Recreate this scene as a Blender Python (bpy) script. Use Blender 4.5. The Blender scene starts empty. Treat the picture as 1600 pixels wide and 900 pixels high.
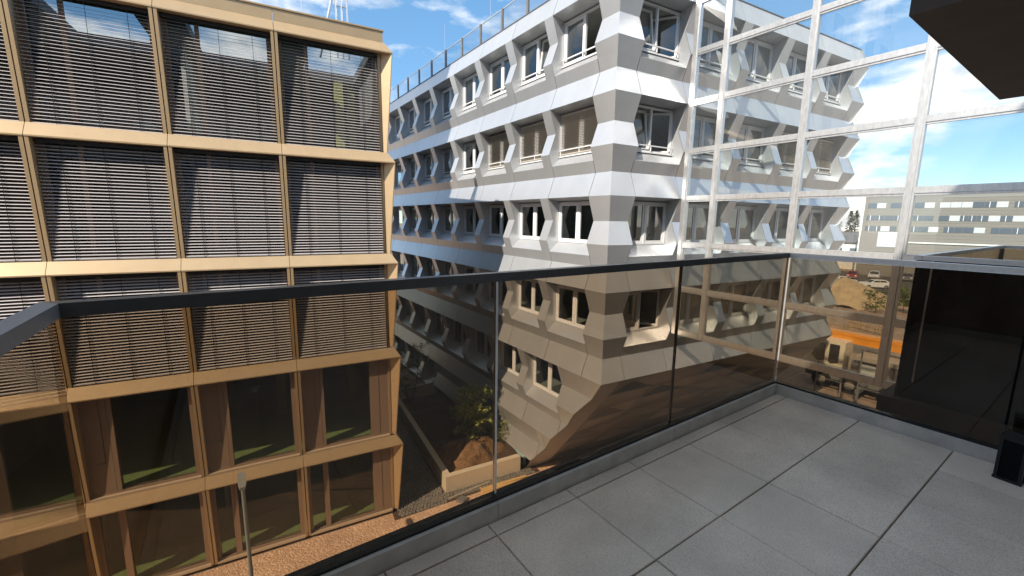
import bpy, bmesh, math, random
from mathutils import Vector, Matrix
random.seed(7)
R = math.radians
SC = bpy.context.scene
C = SC.collection
EYE = 10.9                                     # camera height above the ground (m)

# ------------------------------------------------------------------ camera
def cam_axes(p, r, y):
    fw = Vector((math.cos(p)*math.cos(y), math.cos(p)*math.sin(y), math.sin(p)))
    rt = Vector((math.sin(y), -math.cos(y), 0)); up = rt.cross(fw)
    return rt*math.cos(r)+up*math.sin(r), -rt*math.sin(r)+up*math.cos(r), fw
rt, up, fw = cam_axes(R(-9.138), R(.837), R(55.554))
cd = bpy.data.cameras.new('camera'); cam = bpy.data.objects.new('camera', cd); C.objects.link(cam)
cam.matrix_world = Matrix(((rt.x, up.x, -fw.x, 0), (rt.y, up.y, -fw.y, 0), (rt.z, up.z, -fw.z, EYE), (0, 0, 0, 1)))
cd.sensor_width = 36; cd.lens = 36*662.5/1600; cd.clip_start = .05; cd.clip_end = 3000
SC.camera = cam

# ------------------------------------------------------------------ sun, sky, exposure
SUN = Vector((1, .33, -.9)).normalized()        # travel direction of the light
sl = bpy.data.lights.new('sun', 'SUN'); sl.energy = 2.05; sl.angle = R(.53); sl.color = (1, .985, .965)
so = bpy.data.objects.new('sun', sl); C.objects.link(so); so.location = (-30, -10, 60)
so.rotation_euler = SUN.to_track_quat('-Z', 'Y').to_euler()
W = bpy.data.worlds.new('World'); SC.world = W; W.use_nodes = True
nt = W.node_tree; nt.nodes.clear()
def wn(t, **k):
    n = nt.nodes.new(t)
    for a, b in k.items(): setattr(n, a, b)
    return n
sky = wn('ShaderNodeTexSky', sky_type='NISHITA', sun_disc=False)
sky.sun_elevation = math.asin(-SUN.z); sky.sun_rotation = math.atan2(-SUN.x, -SUN.y)
sky.altitude = 6000; sky.air_density = 1.0; sky.dust_density = .0; sky.ozone_density = 1.0
tc = wn('ShaderNodeTexCoord'); CL = (2.9, 6.1, 4.5)
mp = wn('ShaderNodeMapping'); mp.inputs['Scale'].default_value = (1, 1, 2.8); mp.inputs['Location'].default_value = (CL[0], CL[1], CL[2])
nz = wn('ShaderNodeTexNoise'); nz.inputs['Scale'].default_value = 2.6; nz.inputs['Detail'].default_value = 12; nz.inputs['Roughness'].default_value = .56
cr = wn('ShaderNodeValToRGB'); cr.color_ramp.elements[0].position = .47; cr.color_ramp.elements[1].position = .60
sx = wn('ShaderNodeSeparateXYZ')
hz = wn('ShaderNodeMapRange'); hz.inputs['From Min'].default_value = 2.2; hz.inputs['From Max'].default_value = .10
mul = wn('ShaderNodeMath', operation='MULTIPLY')
nz2 = wn('ShaderNodeTexNoise'); nz2.inputs['Scale'].default_value = 9; nz2.inputs['Detail'].default_value = 5
shd = wn('ShaderNodeMix', data_type='RGBA'); shd.inputs['A'].default_value = (1.7, 1.85, 2.1, 1); shd.inputs['B'].default_value = (3.9, 3.85, 3.8, 1)
mx = wn('ShaderNodeMix', data_type='RGBA')
hs = wn('ShaderNodeHueSaturation'); hs.inputs['Saturation'].default_value = 1.95; hs.inputs['Value'].default_value = 1.2
bg = wn('ShaderNodeBackground'); bg.inputs['Strength'].default_value = .15
wo = wn('ShaderNodeOutputWorld')
lk = nt.links.new
lk(tc.outputs['Generated'], mp.inputs['Vector']); lk(mp.outputs[0], nz.inputs['Vector']); lk(nz.outputs['Fac'], cr.inputs['Fac'])
lk(tc.outputs['Generated'], sx.inputs[0]); lk(sx.outputs['Z'], hz.inputs['Value'])
lk(cr.outputs['Color'], mul.inputs[0]); lk(hz.outputs[0], mul.inputs[1])
ct = wn('ShaderNodeMapRange'); ct.inputs['From Min'].default_value = .36; ct.inputs['From Max'].default_value = .6
lk(mp.outputs[0], nz2.inputs['Vector']); lk(nz2.outputs['Fac'], ct.inputs['Value']); lk(ct.outputs[0], shd.inputs['Factor'])
gm = wn('ShaderNodeGamma'); gm.inputs['Gamma'].default_value = .45
lk(sky.outputs[0], gm.inputs['Color']); lk(gm.outputs[0], hs.inputs['Color']); lk(hs.outputs[0], mx.inputs['A']); lk(shd.outputs['Result'], mx.inputs['B']); lk(mul.outputs[0], mx.inputs['Factor'])
lk(mx.outputs['Result'], bg.inputs['Color']); lk(bg.outputs[0], wo.inputs['Surface'])
SC.render.engine = 'CYCLES'
SC.view_settings.view_transform = 'Standard'; SC.view_settings.look = 'None'
SC.view_settings.exposure = 1.88; SC.view_settings.gamma = 1
SC.view_settings.use_white_balance = True; SC.view_settings.white_balance_temperature = 7650; SC.view_settings.white_balance_tint = 11
SC.cycles.use_denoising = True
SC.cycles.transparent_max_bounces = 24; SC.cycles.max_bounces = 8; SC.cycles.caustics_reflective = False; SC.cycles.caustics_refractive = False

# ------------------------------------------------------------------ materials
def mat(name, col, rough=.6, metal=0, spec=.5, vary=0, nscale=8, namt=0, bump=0, bscale=60, col2=None, stretch=None, detail=6, coat=0):
    m = bpy.data.materials.new(name); m.use_nodes = True
    t = m.node_tree; b = t.nodes['Principled BSDF']; L = t.links.new
    b.inputs['Base Color'].default_value = (*col, 1); b.inputs['Roughness'].default_value = rough
    b.inputs['Metallic'].default_value = metal; b.inputs['Specular IOR Level'].default_value = spec
    if coat: b.inputs['Coat Weight'].default_value = coat; b.inputs['Coat Roughness'].default_value = .05
    co = t.nodes.new('ShaderNodeTexCoord'); vec = co.outputs['Object']
    if stretch:
        ma = t.nodes.new('ShaderNodeMapping'); ma.inputs['Scale'].default_value = stretch; L(vec, ma.inputs[0]); vec = ma.outputs[0]
    cur = None
    if namt or col2:
        n = t.nodes.new('ShaderNodeTexNoise'); n.inputs['Scale'].default_value = nscale; n.inputs['Detail'].default_value = detail; n.inputs['Roughness'].default_value = .62
        L(vec, n.inputs['Vector'])
        mr = t.nodes.new('ShaderNodeMapRange'); mr.inputs['From Min'].default_value = .3; mr.inputs['From Max'].default_value = .7
        L(n.outputs['Fac'], mr.inputs['Value'])
        mi = t.nodes.new('ShaderNodeMix'); mi.data_type = 'RGBA'
        c2 = col2 if col2 else tuple(x*(1-namt) for x in col); c1 = col if col2 else tuple(min(1, x*(1+namt)) for x in col)
        mi.inputs['A'].default_value = (*c1, 1); mi.inputs['B'].default_value = (*c2, 1); L(mr.outputs[0], mi.inputs['Factor'])
        cur = mi.outputs['Result']
    if vary:
        oi = t.nodes.new('ShaderNodeObjectInfo'); mr = t.nodes.new('ShaderNodeMapRange'); mr.inputs['To Min'].default_value = 1-vary; mr.inputs['To Max'].default_value = 1+vary
        L(oi.outputs['Random'], mr.inputs['Value'])
        h = t.nodes.new('ShaderNodeHueSaturation'); L(mr.outputs[0], h.inputs['Value'])
        if cur: L(cur, h.inputs['Color'])
        else: h.inputs['Color'].default_value = (*col, 1)
        cur = h.outputs[0]
    if cur: L(cur, b.inputs['Base Color'])
    if bump:
        n = t.nodes.new('ShaderNodeTexNoise'); n.inputs['Scale'].default_value = bscale; n.inputs['Detail'].default_value = 5; L(vec, n.inputs['Vector'])
        bp = t.nodes.new('ShaderNodeBump'); bp.inputs['Strength'].default_value = bump; bp.inputs['Distance'].default_value = .02
        L(n.outputs['Fac'], bp.inputs['Height']); L(bp.outputs[0], b.inputs['Normal'])
    return m
def glass(name, tint, ior=1.5, rough=0.0, lines=0, dust=0):
    m = bpy.data.materials.new(name); m.use_nodes = True; t = m.node_tree; t.nodes.clear(); L = t.links.new
    o = t.nodes.new('ShaderNodeOutputMaterial'); tr = t.nodes.new('ShaderNodeBsdfTransparent'); tr.inputs[0].default_value = (*tint, 1)
    gl = t.nodes.new('ShaderNodeBsdfGlossy'); gl.inputs['Roughness'].default_value = rough; gl.inputs['Color'].default_value = (1, 1, 1, 1)
    lw = t.nodes.new('ShaderNodeLayerWeight'); lw.inputs[0].default_value = .5          # Schlick reflectance, alike from both sides of the sheet
    pw_ = t.nodes.new('ShaderNodeMath'); pw_.operation = 'POWER'; pw_.inputs[1].default_value = 4.5; L(lw.outputs['Facing'], pw_.inputs[0])
    f0 = ((ior-1)/(ior+1))**2; fr = t.nodes.new('ShaderNodeMapRange'); fr.inputs['To Min'].default_value = f0*1.6; fr.inputs['To Max'].default_value = 1; L(pw_.outputs[0], fr.inputs['Value'])
    mx = t.nodes.new('ShaderNodeMixShader'); L(fr.outputs[0], mx.inputs[0]); L(tr.outputs[0], mx.inputs[1]); L(gl.outputs[0], mx.inputs[2])
    out = mx.outputs[0]
    if lines:
        co = t.nodes.new('ShaderNodeTexCoord'); s = t.nodes.new('ShaderNodeSeparateXYZ'); L(co.outputs['Object'], s.inputs[0])
        m1 = t.nodes.new('ShaderNodeMath'); m1.operation = 'MULTIPLY'; m1.inputs[1].default_value = 1/.034; L(s.outputs['Z'], m1.inputs[0])
        m2 = t.nodes.new('ShaderNodeMath'); m2.operation = 'FRACT'; L(m1.outputs[0], m2.inputs[0])
        m3 = t.nodes.new('ShaderNodeMath'); m3.operation = 'LESS_THAN'; m3.inputs[1].default_value = .10; L(m2.outputs[0], m3.inputs[0])
        m4 = t.nodes.new('ShaderNodeMath'); m4.operation = 'MULTIPLY'; m4.inputs[1].default_value = lines; L(m3.outputs[0], m4.inputs[0])
        df = t.nodes.new('ShaderNodeBsdfDiffuse'); df.inputs[0].default_value = (.55, .6, .62, 1)
        mm = t.nodes.new('ShaderNodeMixShader'); L(m4.outputs[0], mm.inputs[0]); L(out, mm.inputs[1]); L(df.outputs[0], mm.inputs[2]); out = mm.outputs[0]
    if dust:
        g = t.nodes.new('ShaderNodeNewGeometry'); ma = t.nodes.new('ShaderNodeMapping'); ma.inputs['Scale'].default_value = (1, 1, .35); L(g.outputs['Position'], ma.inputs[0])
        n = t.nodes.new('ShaderNodeTexNoise'); n.inputs['Scale'].default_value = 7; n.inputs['Detail'].default_value = 9; n.inputs['Roughness'].default_value = .7; L(ma.outputs[0], n.inputs['Vector'])
        r = t.nodes.new('ShaderNodeMapRange'); r.inputs['From Min'].default_value = .45; r.inputs['From Max'].default_value = .8; r.inputs['To Min'].default_value = dust*.25; r.inputs['To Max'].default_value = dust; L(n.outputs['Fac'], r.inputs['Value'])
        df = t.nodes.new('ShaderNodeBsdfDiffuse'); df.inputs[0].default_value = (.5, .47, .43, 1)
        mm = t.nodes.new('ShaderNodeMixShader'); L(r.outputs[0], mm.inputs[0]); L(out, mm.inputs[1]); L(df.outputs[0], mm.inputs[2]); out = mm.outputs[0]
    L(out, o.inputs[0])
    return m
M = {}
M['clad'] = mat('white_cladding', (.575, .60, .625), .36, .60, vary=.035, namt=.045, nscale=1.6, bump=.02, bscale=3, stretch=(1, 1, .3))
M['under'] = mat('shaded_underside_cladding', (.17, .17, .17), .32, .2, vary=.2, namt=.05, nscale=1.5)  # same cladding, with the shade of the down-facing side put into the colour
M['edge'] = mat('lit_underside_border', (.36, .36, .36), .5, .1, vary=.05, namt=.04)  # lighter copy: light along the underside's border is put into the colour
M['frame'] = mat('window_frame', (.70, .71, .72), .35)
M['back'] = mat('backing_wall', (.30, .31, .31), .8, namt=.1)
M['room'] = mat('room_interior', (.10, .13, .12), .9, namt=.4, nscale=1.2)
M['wglass'] = glass('window_glass', (.72, .80, .78), 1.75)
M['gglass'] = glass('gold_house_glass', (.66, .70, .66), 1.5)
M['bglass'] = glass('blind_window_glass', (.40, .45, .47), 1.5)
M['sglass'] = glass('screen_glass', (.84, .89, .89), 1.5, lines=.3, dust=.03)
M['tint'] = glass('tinted_glass', (.65, .578, .495), 1.35, dust=.035)
M['rglass'] = glass('roof_glass', (.75, .84, .88), 1.5)
M['blindw'] = mat('blind_slats_beige', (.50, .46, .40), .5)
M['gold'] = mat('gold_metal', (.485, .355, .215), .38, .4, vary=.03, namt=.05, nscale=2.2)
M['goldfin'] = mat('gold_fin', (.45, .325, .19), .4, .3, vary=.04)
M['bronze'] = mat('bronze_panel', (.30, .215, .16), .5, .2, vary=.04, namt=.03)
M['sillm'] = mat('sill_metal', (.52, .42, .32), .45, .2)
M['slat'] = mat('blind_slat_grey', (.50, .475, .48), .45, .1, vary=.03)
M['green'] = mat('green_floor', (.34, .45, .20), .6, namt=.12, nscale=6)
M['yellow'] = mat('yellow_pillar', (.33, .31, .09), .6)
M['dark'] = mat('dark_room', (.10, .10, .10), .8, namt=.3, nscale=1.5)
M['ceil'] = mat('room_ceiling', (.5, .5, .48), .9)
M['cyan'] = mat('pale_cyan_card', (.55, .88, .88), .6, vary=.1)
M['steel'] = mat('galvanised_steel', (.62, .63, .64), .36, .75, namt=.14, nscale=5, stretch=(3, 3, 1))
M['polish'] = mat('polished_edge', (.80, .82, .82), .14, .95)
M['rail'] = mat('anthracite_rail', (.07, .073, .076), .28, .0, namt=.08, nscale=30, bump=.02, bscale=200)
M['railL'] = mat('pale_sky_sheen_rail', (.72, .74, .76), .35, .25, namt=.08, nscale=40)  # sky reflection on the right handrail is put into this pale base colour
M['railM'] = mat('sky_lit_grey_rail', (.24, .26, .28), .36, .4, namt=.1, nscale=60)  # left handrail's paler tone from sky light is put into the base colour
M['channel'] = mat('black_channel', (.010, .010, .011), .5)
M['kerb'] = mat('grey_flashing', (.62, .60, .57), .5, .0, col2=(.42, .41, .39), nscale=7, namt=.2, bump=.03)
M['tile'] = None
M['black'] = mat('black_panel', (.006, .007, .009), .45, 0, .08, namt=.1)
M['blackm'] = mat('black_metal', (.014, .015, .018), .4, .2)
M['soffit'] = mat('brown_soffit', (.045, .036, .032), .75, namt=.22, nscale=3, bump=.05, bscale=30)
M['plaster'] = mat('plaster', (.70, .68, .64), .85, namt=.08, nscale=3, bump=.05, bscale=80)
M['lamp'] = mat('lamp_grey', (.34, .36, .35), .5, .4)
M['stone'] = mat('cream_concrete', (.62, .54, .42), .8, namt=.06, nscale=4, bump=.04, bscale=40)
M['soil'] = mat('dark_soil', (.10, .062, .038), .95, col2=(.05, .032, .022), nscale=7, bump=.6, bscale=18)
M['mound'] = mat('brown_soil', (.27, .155, .08), .95, col2=(.15, .085, .045), nscale=5, bump=.9, bscale=14)
M['sand'] = mat('sand', (.52, .39, .23), .95, col2=(.34, .24, .14), nscale=1.2, bump=.6, bscale=5)
M['cobble'] = mat('cobble_stone', (.26, .245, .22), .8, col2=(.15, .14, .13), nscale=4, bump=.2, bscale=30)
M['wood'] = mat('timber', (.62, .40, .17), .7, namt=.15, nscale=3, stretch=(1, 14, 14), vary=.12)
M['oldwood'] = mat('old_timber', (.36, .25, .14), .8, namt=.2, nscale=3, vary=.25)
M['blue'] = mat('blue_insulation', (.33, .60, .66), .7, namt=.05)
M['asphalt'] = mat('asphalt', (.06, .06, .06), .9, namt=.15, nscale=.8, bump=.1)
M['bark'] = mat('bark', (.10, .075, .05), .9, bump=.3, bscale=40)
M['leaf'] = mat('leaf', (.32, .35, .08), .6, vary=0, col2=(.17, .20, .045), nscale=6)
M['leaf2'] = mat('leaf_bright', (.10, .16, .035), .6, col2=(.06, .10, .025), nscale=5)
M['conif'] = mat('conifer', (.025, .045, .022), .8, col2=(.015, .028, .016), nscale=1)
M['rubber'] = mat('rubber', (.02, .02, .02), .8)
M['carglass'] = mat('car_glass', (.02, .025, .03), .06)
M['rim'] = mat('rim', (.45, .46, .47), .3, .8)
M['head'] = mat('headlight', (.75, .77, .78), .15)
M['tail'] = mat('tail_light', (.35, .02, .02), .2)
M['orange'] = mat('orange_paint', (.78, .30, .02), .35, namt=.05, coat=.3)
M['cream'] = mat('cream_paint', (.80, .72, .55), .35, coat=.3)
M['ggrey'] = mat('machine_grey', (.16, .16, .155), .5, namt=.15)
M['deck'] = mat('dusty_deck', (.38, .33, .27), .8, namt=.1)
M['whitep'] = mat('white_panel', (.72, .76, .70), .5)
M['farwall'] = mat('corrugated_grey', (.21, .20, .18), .75, namt=.06, nscale=.15)
M['farwin'] = mat('far_window', (.10, .13, .16), .12)
M['gpanel'] = mat('translucent_panel', (.50, .54, .55), .4)
M['roofd'] = mat('dark_roof', (.10, .10, .105), .7)
M['grass'] = mat('rough_grass', (.10, .12, .035), .95, col2=(.20, .15, .08), nscale=.6, bump=.4, bscale=8)
# granite-effect paving slab: fine speckle and large soft stains
def tile_mat():
    m = mat('granite_slab', (.30, .285, .27), .62, vary=.05, bump=.05, bscale=260); t = m.node_tree; L = t.links.new
    b = t.nodes['Principled BSDF']
    co = t.nodes.new('ShaderNodeNewGeometry')
    n = t.nodes.new('ShaderNodeTexNoise'); n.inputs['Scale'].default_value = 330; n.inputs['Detail'].default_value = 3; L(co.outputs['Position'], n.inputs['Vector'])
    r = t.nodes.new('ShaderNodeValToRGB'); e = r.color_ramp.elements; e[0].position = .33; e[0].color = (.30, .26, .22, 1); e[1].position = .48; e[1].color = (.73, .63, .52, 1)
    x = r.color_ramp.elements.new(.72); x.color = (.80, .70, .59, 1)
    L(n.outputs['Fac'], r.inputs[0])
    n2 = t.nodes.new('ShaderNodeTexNoise'); n2.inputs['Scale'].default_value = 2.3; n2.inputs['Detail'].default_value = 6; L(co.outputs['Position'], n2.inputs['Vector'])
    mr = t.nodes.new('ShaderNodeMapRange'); mr.inputs['From Min'].default_value = .3; mr.inputs['From Max'].default_value = .7; mr.inputs['To Min'].default_value = .80; mr.inputs['To Max'].default_value = 1.12; L(n2.outputs['Fac'], mr.inputs['Value'])
    oi = t.nodes.new('ShaderNodeObjectInfo'); mo = t.nodes.new('ShaderNodeMapRange'); mo.inputs['To Min'].default_value = .94; mo.inputs['To Max'].default_value = 1.06; L(oi.outputs['Random'], mo.inputs['Value'])
    mm = t.nodes.new('ShaderNodeMath'); mm.operation = 'MULTIPLY'; L(mr.outputs[0], mm.inputs[0]); L(mo.outputs[0], mm.inputs[1])
    h = t.nodes.new('ShaderNodeHueSaturation'); L(r.outputs[0], h.inputs['Color']); L(mm.outputs[0], h.inputs['Value']); L(h.outputs[0], b.inputs['Base Color'])
    return m
M['tile'] = tile_mat()
def gravel_mat(name, a, b_, c, scale):
    m = mat(name, a, .9); t = m.node_tree; L = t.links.new; b = t.nodes['Principled BSDF']
    g = t.nodes.new('ShaderNodeNewGeometry')
    v = t.nodes.new('ShaderNodeTexVoronoi'); v.inputs['Scale'].default_value = scale; L(g.outputs['Position'], v.inputs['Vector'])
    r = t.nodes.new('ShaderNodeValToRGB'); e = r.color_ramp.elements; e[0].color = (*a, 1); e[1].color = (*b_, 1); x = e.new(.5); x.color = (*c, 1)
    s = t.nodes.new('ShaderNodeSeparateColor'); L(v.outputs['Color'], s.inputs[0]); L(s.outputs[0], r.inputs[0])
    n = t.nodes.new('ShaderNodeTexNoise'); n.inputs['Scale'].default_value = .7; n.inputs['Detail'].default_value = 8; L(g.outputs['Position'], n.inputs['Vector'])
    mr = t.nodes.new('ShaderNodeMapRange'); mr.inputs['From Min'].default_value = .3; mr.inputs['From Max'].default_value = .7; mr.inputs['To Min'].default_value = .8; mr.inputs['To Max'].default_value = 1.18; L(n.outputs['Fac'], mr.inputs['Value'])
    h = t.nodes.new('ShaderNodeHueSaturation'); L(r.outputs[0], h.inputs['Color']); L(mr.outputs[0], h.inputs['Value']); L(h.outputs[0], b.inputs['Base Color'])
    bp = t.nodes.new('ShaderNodeBump'); bp.inputs['Strength'].default_value = .8; bp.inputs['Distance'].default_value = .03; bp.invert = True
    L(v.outputs['Distance'], bp.inputs['Height']); L(bp.outputs[0], b.inputs['Normal'])
    return m
M['gravel'] = gravel_mat('pink_gravel', (.60, .41, .28), (.68, .50, .37), (.52, .33, .22), 16)
M['dirt'] = gravel_mat('site_dirt', (.33, .23, .165), (.39, .29, .22), (.27, .19, .135), 5)

# ------------------------------------------------------------------ mesh helpers
class MB:
    def __init__(s): s.v = []; s.f = []; s.m = []
    def poly(s, pts, m=0):
        n = len(s.v); s.v += [tuple(p) for p in pts]; s.f.append(tuple(range(n, n+len(pts)))); s.m.append(m); return s
    def prism(s, pts, off, m=0, cap=True):
        pts = [Vector(p) for p in pts]; off = Vector(off); n = len(pts)
        q = [p+off for p in pts]
        s.poly(pts, m)
        s.poly(q[::-1], m)
        for i in range(n):
            j = (i+1) % n; s.poly((pts[j], pts[i], q[i], q[j]), m)
        return s
    def box(s, x0, x1, y0, y1, z0, z1, m=0):
        return s.prism([(x0, y0, z0), (x0, y1, z0), (x1, y1, z0), (x1, y0, z0)], (0, 0, z1-z0), m)
    def bar(s, p, q, w, h, m=0, upv=(0, 0, 1)):
        p = Vector(p); q = Vector(q); d = (q-p).normalized(); u = Vector(upv); a = d.cross(u)
        if a.length < 1e-4: a = d.cross(Vector((1, 0, 0)))
        a.normalize(); b = a.cross(d).normalized()
        return s.prism([p+a*(sx*w/2)+b*(sy*h/2) for sx, sy in ((-1, -1), (1, -1), (1, 1), (-1, 1))], q-p, m)
    def tube(s, p, q, r, r2=None, n=8, m=0):
        p = Vector(p); q = Vector(q); r2 = r if r2 is None else r2; d = (q-p).normalized(); a = d.orthogonal().normalized(); b = d.cross(a)
        A = [p+(a*math.cos(t)+b*math.sin(t))*r for t in [2*math.pi*i/n for i in range(n)]]
        B = [q+(a*math.cos(t)+b*math.sin(t))*r2 for t in [2*math.pi*i/n for i in range(n)]]
        s.poly(A[::-1], m); s.poly(B, m)
        for i in range(n): j = (i+1) % n; s.poly((A[i], A[j], B[j], B[i]), m)
        return s
    def mesh(s, name, mats):
        me = bpy.data.meshes.new(name); me.from_pydata(s.v, [], s.f)
        for mm in (mats if isinstance(mats, (list, tuple)) else [mats]): me.materials.append(M[mm] if isinstance(mm, str) else mm)
        me.polygons.foreach_set('material_index', s.m); me.update(); return me
def link(name, me, parent=None, loc=(0, 0, 0), rz=0):
    o = bpy.data.objects.new(name, me); C.objects.link(o); o.location = loc; o.rotation_euler = (0, 0, rz)
    if parent: o.parent = parent
    return o
def part(name, mb, mats, parent=None, loc=(0, 0, 0), rz=0): return link(name, mb.mesh(name, mats), parent, loc, rz)
def tag(o, label=None, cat=None, group=None, kind=None):
    for k, v in (('label', label), ('category', cat), ('group', group), ('kind', kind)):
        if v: o[k] = v
    return o
def thing(name, label, cat, loc=(0, 0, 0), rz=0, group=None):
    return tag(link(name, None, None, loc, rz), label, cat, group)
def copy_tree(o, parent=None):
    c = o.copy(); C.objects.link(c); c.parent = parent
    for ch in o.children: copy_tree(ch, c)
    return c
def smooth(o):
    o.data.polygons.foreach_set('use_smooth', [True]*len(o.data.polygons)); return o
AB = R(-5.95)                                    # street line of the houses against the balcony axes
EX = Vector((math.cos(AB), math.sin(AB), 0)); NY = Vector((-math.sin(AB), math.cos(AB), 0))

# ------------------------------------------------------------------ setting
g = MB().poly([(-700, -700, 0), (900, -700, 0), (900, 900, 0), (-700, 900, 0)]); tag(part('ground', g, 'dirt'), 'tan earth of the building site around the houses', kind='structure')
g = MB().poly([(-14, -6, .004), (13.2, -6, .004), (12.0, 13.6, .004), (7.0, 14.1, .004), (4.9, 14.2, .004), (-14, 16.2, .004)])
tag(part('gravel_bed', g, 'gravel'), 'pinkish gravel strip at the foot of the gold house', kind='structure')
g = MB().poly([(84, -40, .01), (122, -40, .01), (122, 60, .01), (84, 60, .01)]); tag(part('parking_lot', g, 'asphalt'), 'dark asphalt car park before the grey office block', kind='structure')
g = MB().poly([(78, -40, .006), (84.5, -40, .006), (84.5, 60, .006), (78, 60, .006)]); tag(part('grass_verge', g, 'grass'), 'patchy grass strip along the car park', kind='structure')

# ------------------------------------------------------------------ white faceted house
WO = Vector((10.2, 9.49, 0)); DP = .29; ST = 3.135
def Az(k): return 11.71+ST*k
DIAG = .8107; ZD = Az(-2)
wh = thing('white_house', 'white office house clad in folded metal panels with rows of windows', 'building', WO)
mcache = {}
def fmap(F):
    if F == 'L': return lambda u, d, z: Vector((d, u, z))
    return lambda u, d, z: EX*u+NY*d+Vector((0, 0, z))
INW = {'L': Vector((1, 0, 0)), 'S': NY}
UD = {'L': Vector((0, 1, 0)), 'S': EX}
def clip(pts, fn):
    out = []
    for i, p in enumerate(pts):
        q = pts[(i+1) % len(pts)]; a, b = fn(p), fn(q)
        if a >= 0: out.append(p)
        if (a >= 0) != (b >= 0):
            t = a/(a-b); out.append(tuple(p[j]+(q[j]-p[j])*t for j in range(3)))
    return out
def panel(F, u0, u1, z0, d0, z1, d1, name='cladding_panel', parent=None, ua=None, ub=None, gap=.011, mats='clad', th=.02):
    """folded-metal sheet from (z0,d0) up to (z1,d1); ua/ub give mitred ends (u at top/bottom)"""
    parent = parent or wh; f = fmap(F)
    a0, a1 = (ua if ua else (u0+gap, u0+gap)); b0, b1 = (ub if ub else (u1-gap, u1-gap))
    pts = [(a0, d0, z0), (b0, d0, z0), (b1, d1, z1), (a1, d1, z1)]
    cl = F == 'L' and z0 < ZD-.01
    if cl: pts = clip(pts, lambda p: p[0]-(ZD-p[2])*DIAG)
    if len(pts) < 3: return None
    simple = not cl and not ua and not ub
    if simple:
        key = (F, round(u1-u0, 3), round(d0, 3), round(d1, 3), round(z1-z0, 3), name, gap)
        if key not in mcache:
            q = [f(p[0]-u0, p[1], p[2]-z0) for p in pts]; mcache[key] = MB().prism(q, INW[F]*th).mesh(name, mats)
        return link(name, mcache[key], parent, UD[F]*u0+Vector((0, 0, z0)))
    return part(name, MB().prism([f(*p) for p in pts], INW[F]*th), mats, parent)
zB, zC, zM = .77, 1.565, 2.325; zS = zC-.41; dS = DP*(zC-zS)/(zC-zB); DW = .55
MIT = .901
# window meshes, local origin at the lower left corner on the window plane
def win_meshes(F, w, h):
    key = ('win', F, round(w, 2), round(h, 2))
    if key in mcache: return mcache[key]
    f = fmap(F)
    def bx(mb, u0, u1, z0, z1, d0, d1): 
        p = [f(u0, d0, z0), f(u1, d0, z0), f(u1, d0, z1), f(u0, d0, z1)]; mb.prism(p, INW[F]*(d1-d0))
    fr = MB(); t = .06
    bx(fr, 0, w, 0, t, 0, .08); bx(fr, 0, w, h-t, h, 0, .08); bx(fr, 0, t, t, h-t, 0, .08); bx(fr, w-t, w, t, h-t, 0, .08); bx(fr, w/2-.035, w/2+.035, t, h-t, 0, .08)
    sash = MB(); sw = w/2-.035-t-.006; shh = h-2*t-.006; q = .075
    bx(sash, 0, sw, 0, q, .02, .075); bx(sash, 0, sw, shh-q, shh, .02, .075); bx(sash, 0, q, q, shh-q, .02, .075); bx(sash, sw-q, sw, q, shh-q, .02, .075)
    pane = MB().poly([f(q-.005, .045, q-.005), f(sw-q+.005, .045, q-.005), f(sw-q+.005, .045, shh-q+.005), f(q-.005, .045, shh-q+.005)])
    gr = MB(); bx(gr, .02, w-.02, .20, .235, -.07, -.03)
    for uu in (.05, w/2, w-.05): bx(gr, uu-.012, uu+.012, .05, .20, -.065, -.035)
    bx(gr, 0, w, -.03, .0, -.07, .06)
    bl = MB(); n = int((h-.12)/.055)
    for i in range(n):
        z = h-.1-i*.055
        bl.poly([f(.04, -.04, z), f(w-.04, -.04, z), f(w-.04, .005, z-.034), f(.04, .005, z-.034)])
    bx(bl, .03, w-.03, h-.09, h-.02, -.06, .0); bx(bl, .03, w-.03, h-.1-n*.055, h-.075-n*.055, -.04, -.01)
    r = (fr.mesh('window', 'frame'), sash.mesh('sash', 'frame'), pane.mesh('pane', 'wglass'), gr.mesh('guard_rail', 'frame'), bl.mesh('blind', 'blindw'), sw, t)
    mcache[key] = r; return r
def window(F, u0, u1, z0, z1, guard=False, blind=False, openl=0, openr=0, tilt=0):
    w, h = u1-u0, z1-z0; fr, sa, pa, gr, bl, sw, t = win_meshes(F, w, h)
    loc = UD[F]*u0+INW[F]*DW+Vector((0, 0, z0)); W_ = link('window', fr, wh, loc)
    for side, op in ((0, openl), (1, openr)):
        u = t+.003 if side == 0 else w/2+.038
        l = UD[F]*u+Vector((0, 0, t+.003))
        if op:
            if F == 'L': ang = -op if side == 0 else op
            else: ang = op if side == 0 else -op
            if side == 1:
                l = UD[F]*(u+sw)+Vector((0, 0, t+.003)); off = -UD[F]*sw
                mtx = Matrix.Rotation(ang, 4, 'Z')
                for nm, me in (('sash', sa), ('pane', pa)):
                    o = link(nm, me, W_); o.matrix_local = Matrix.Translation(l) @ mtx @ Matrix.Translation(off)
            else:
                for nm, me in (('sash', sa), ('pane', pa)):
                    o = link(nm, me, W_); o.matrix_local = Matrix.Translation(l) @ Matrix.Rotation(ang, 4, 'Z')
        elif tilt and side == 0:
            ax = UD[F]; ang = -tilt if F == 'S' else tilt
            for nm, me in (('sash', sa), ('pane', pa)):
                o = link(nm, me, W_); o.matrix_local = Matrix.Translation(l) @ Matrix.Rotation(ang, 4, ax)
        else:
            link('sash', sa, W_, l); link('pane', pa, W_, l)
    if guard: link('guard_rail', gr, W_)
    if blind: link('blind', bl, W_)
    return W_
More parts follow.
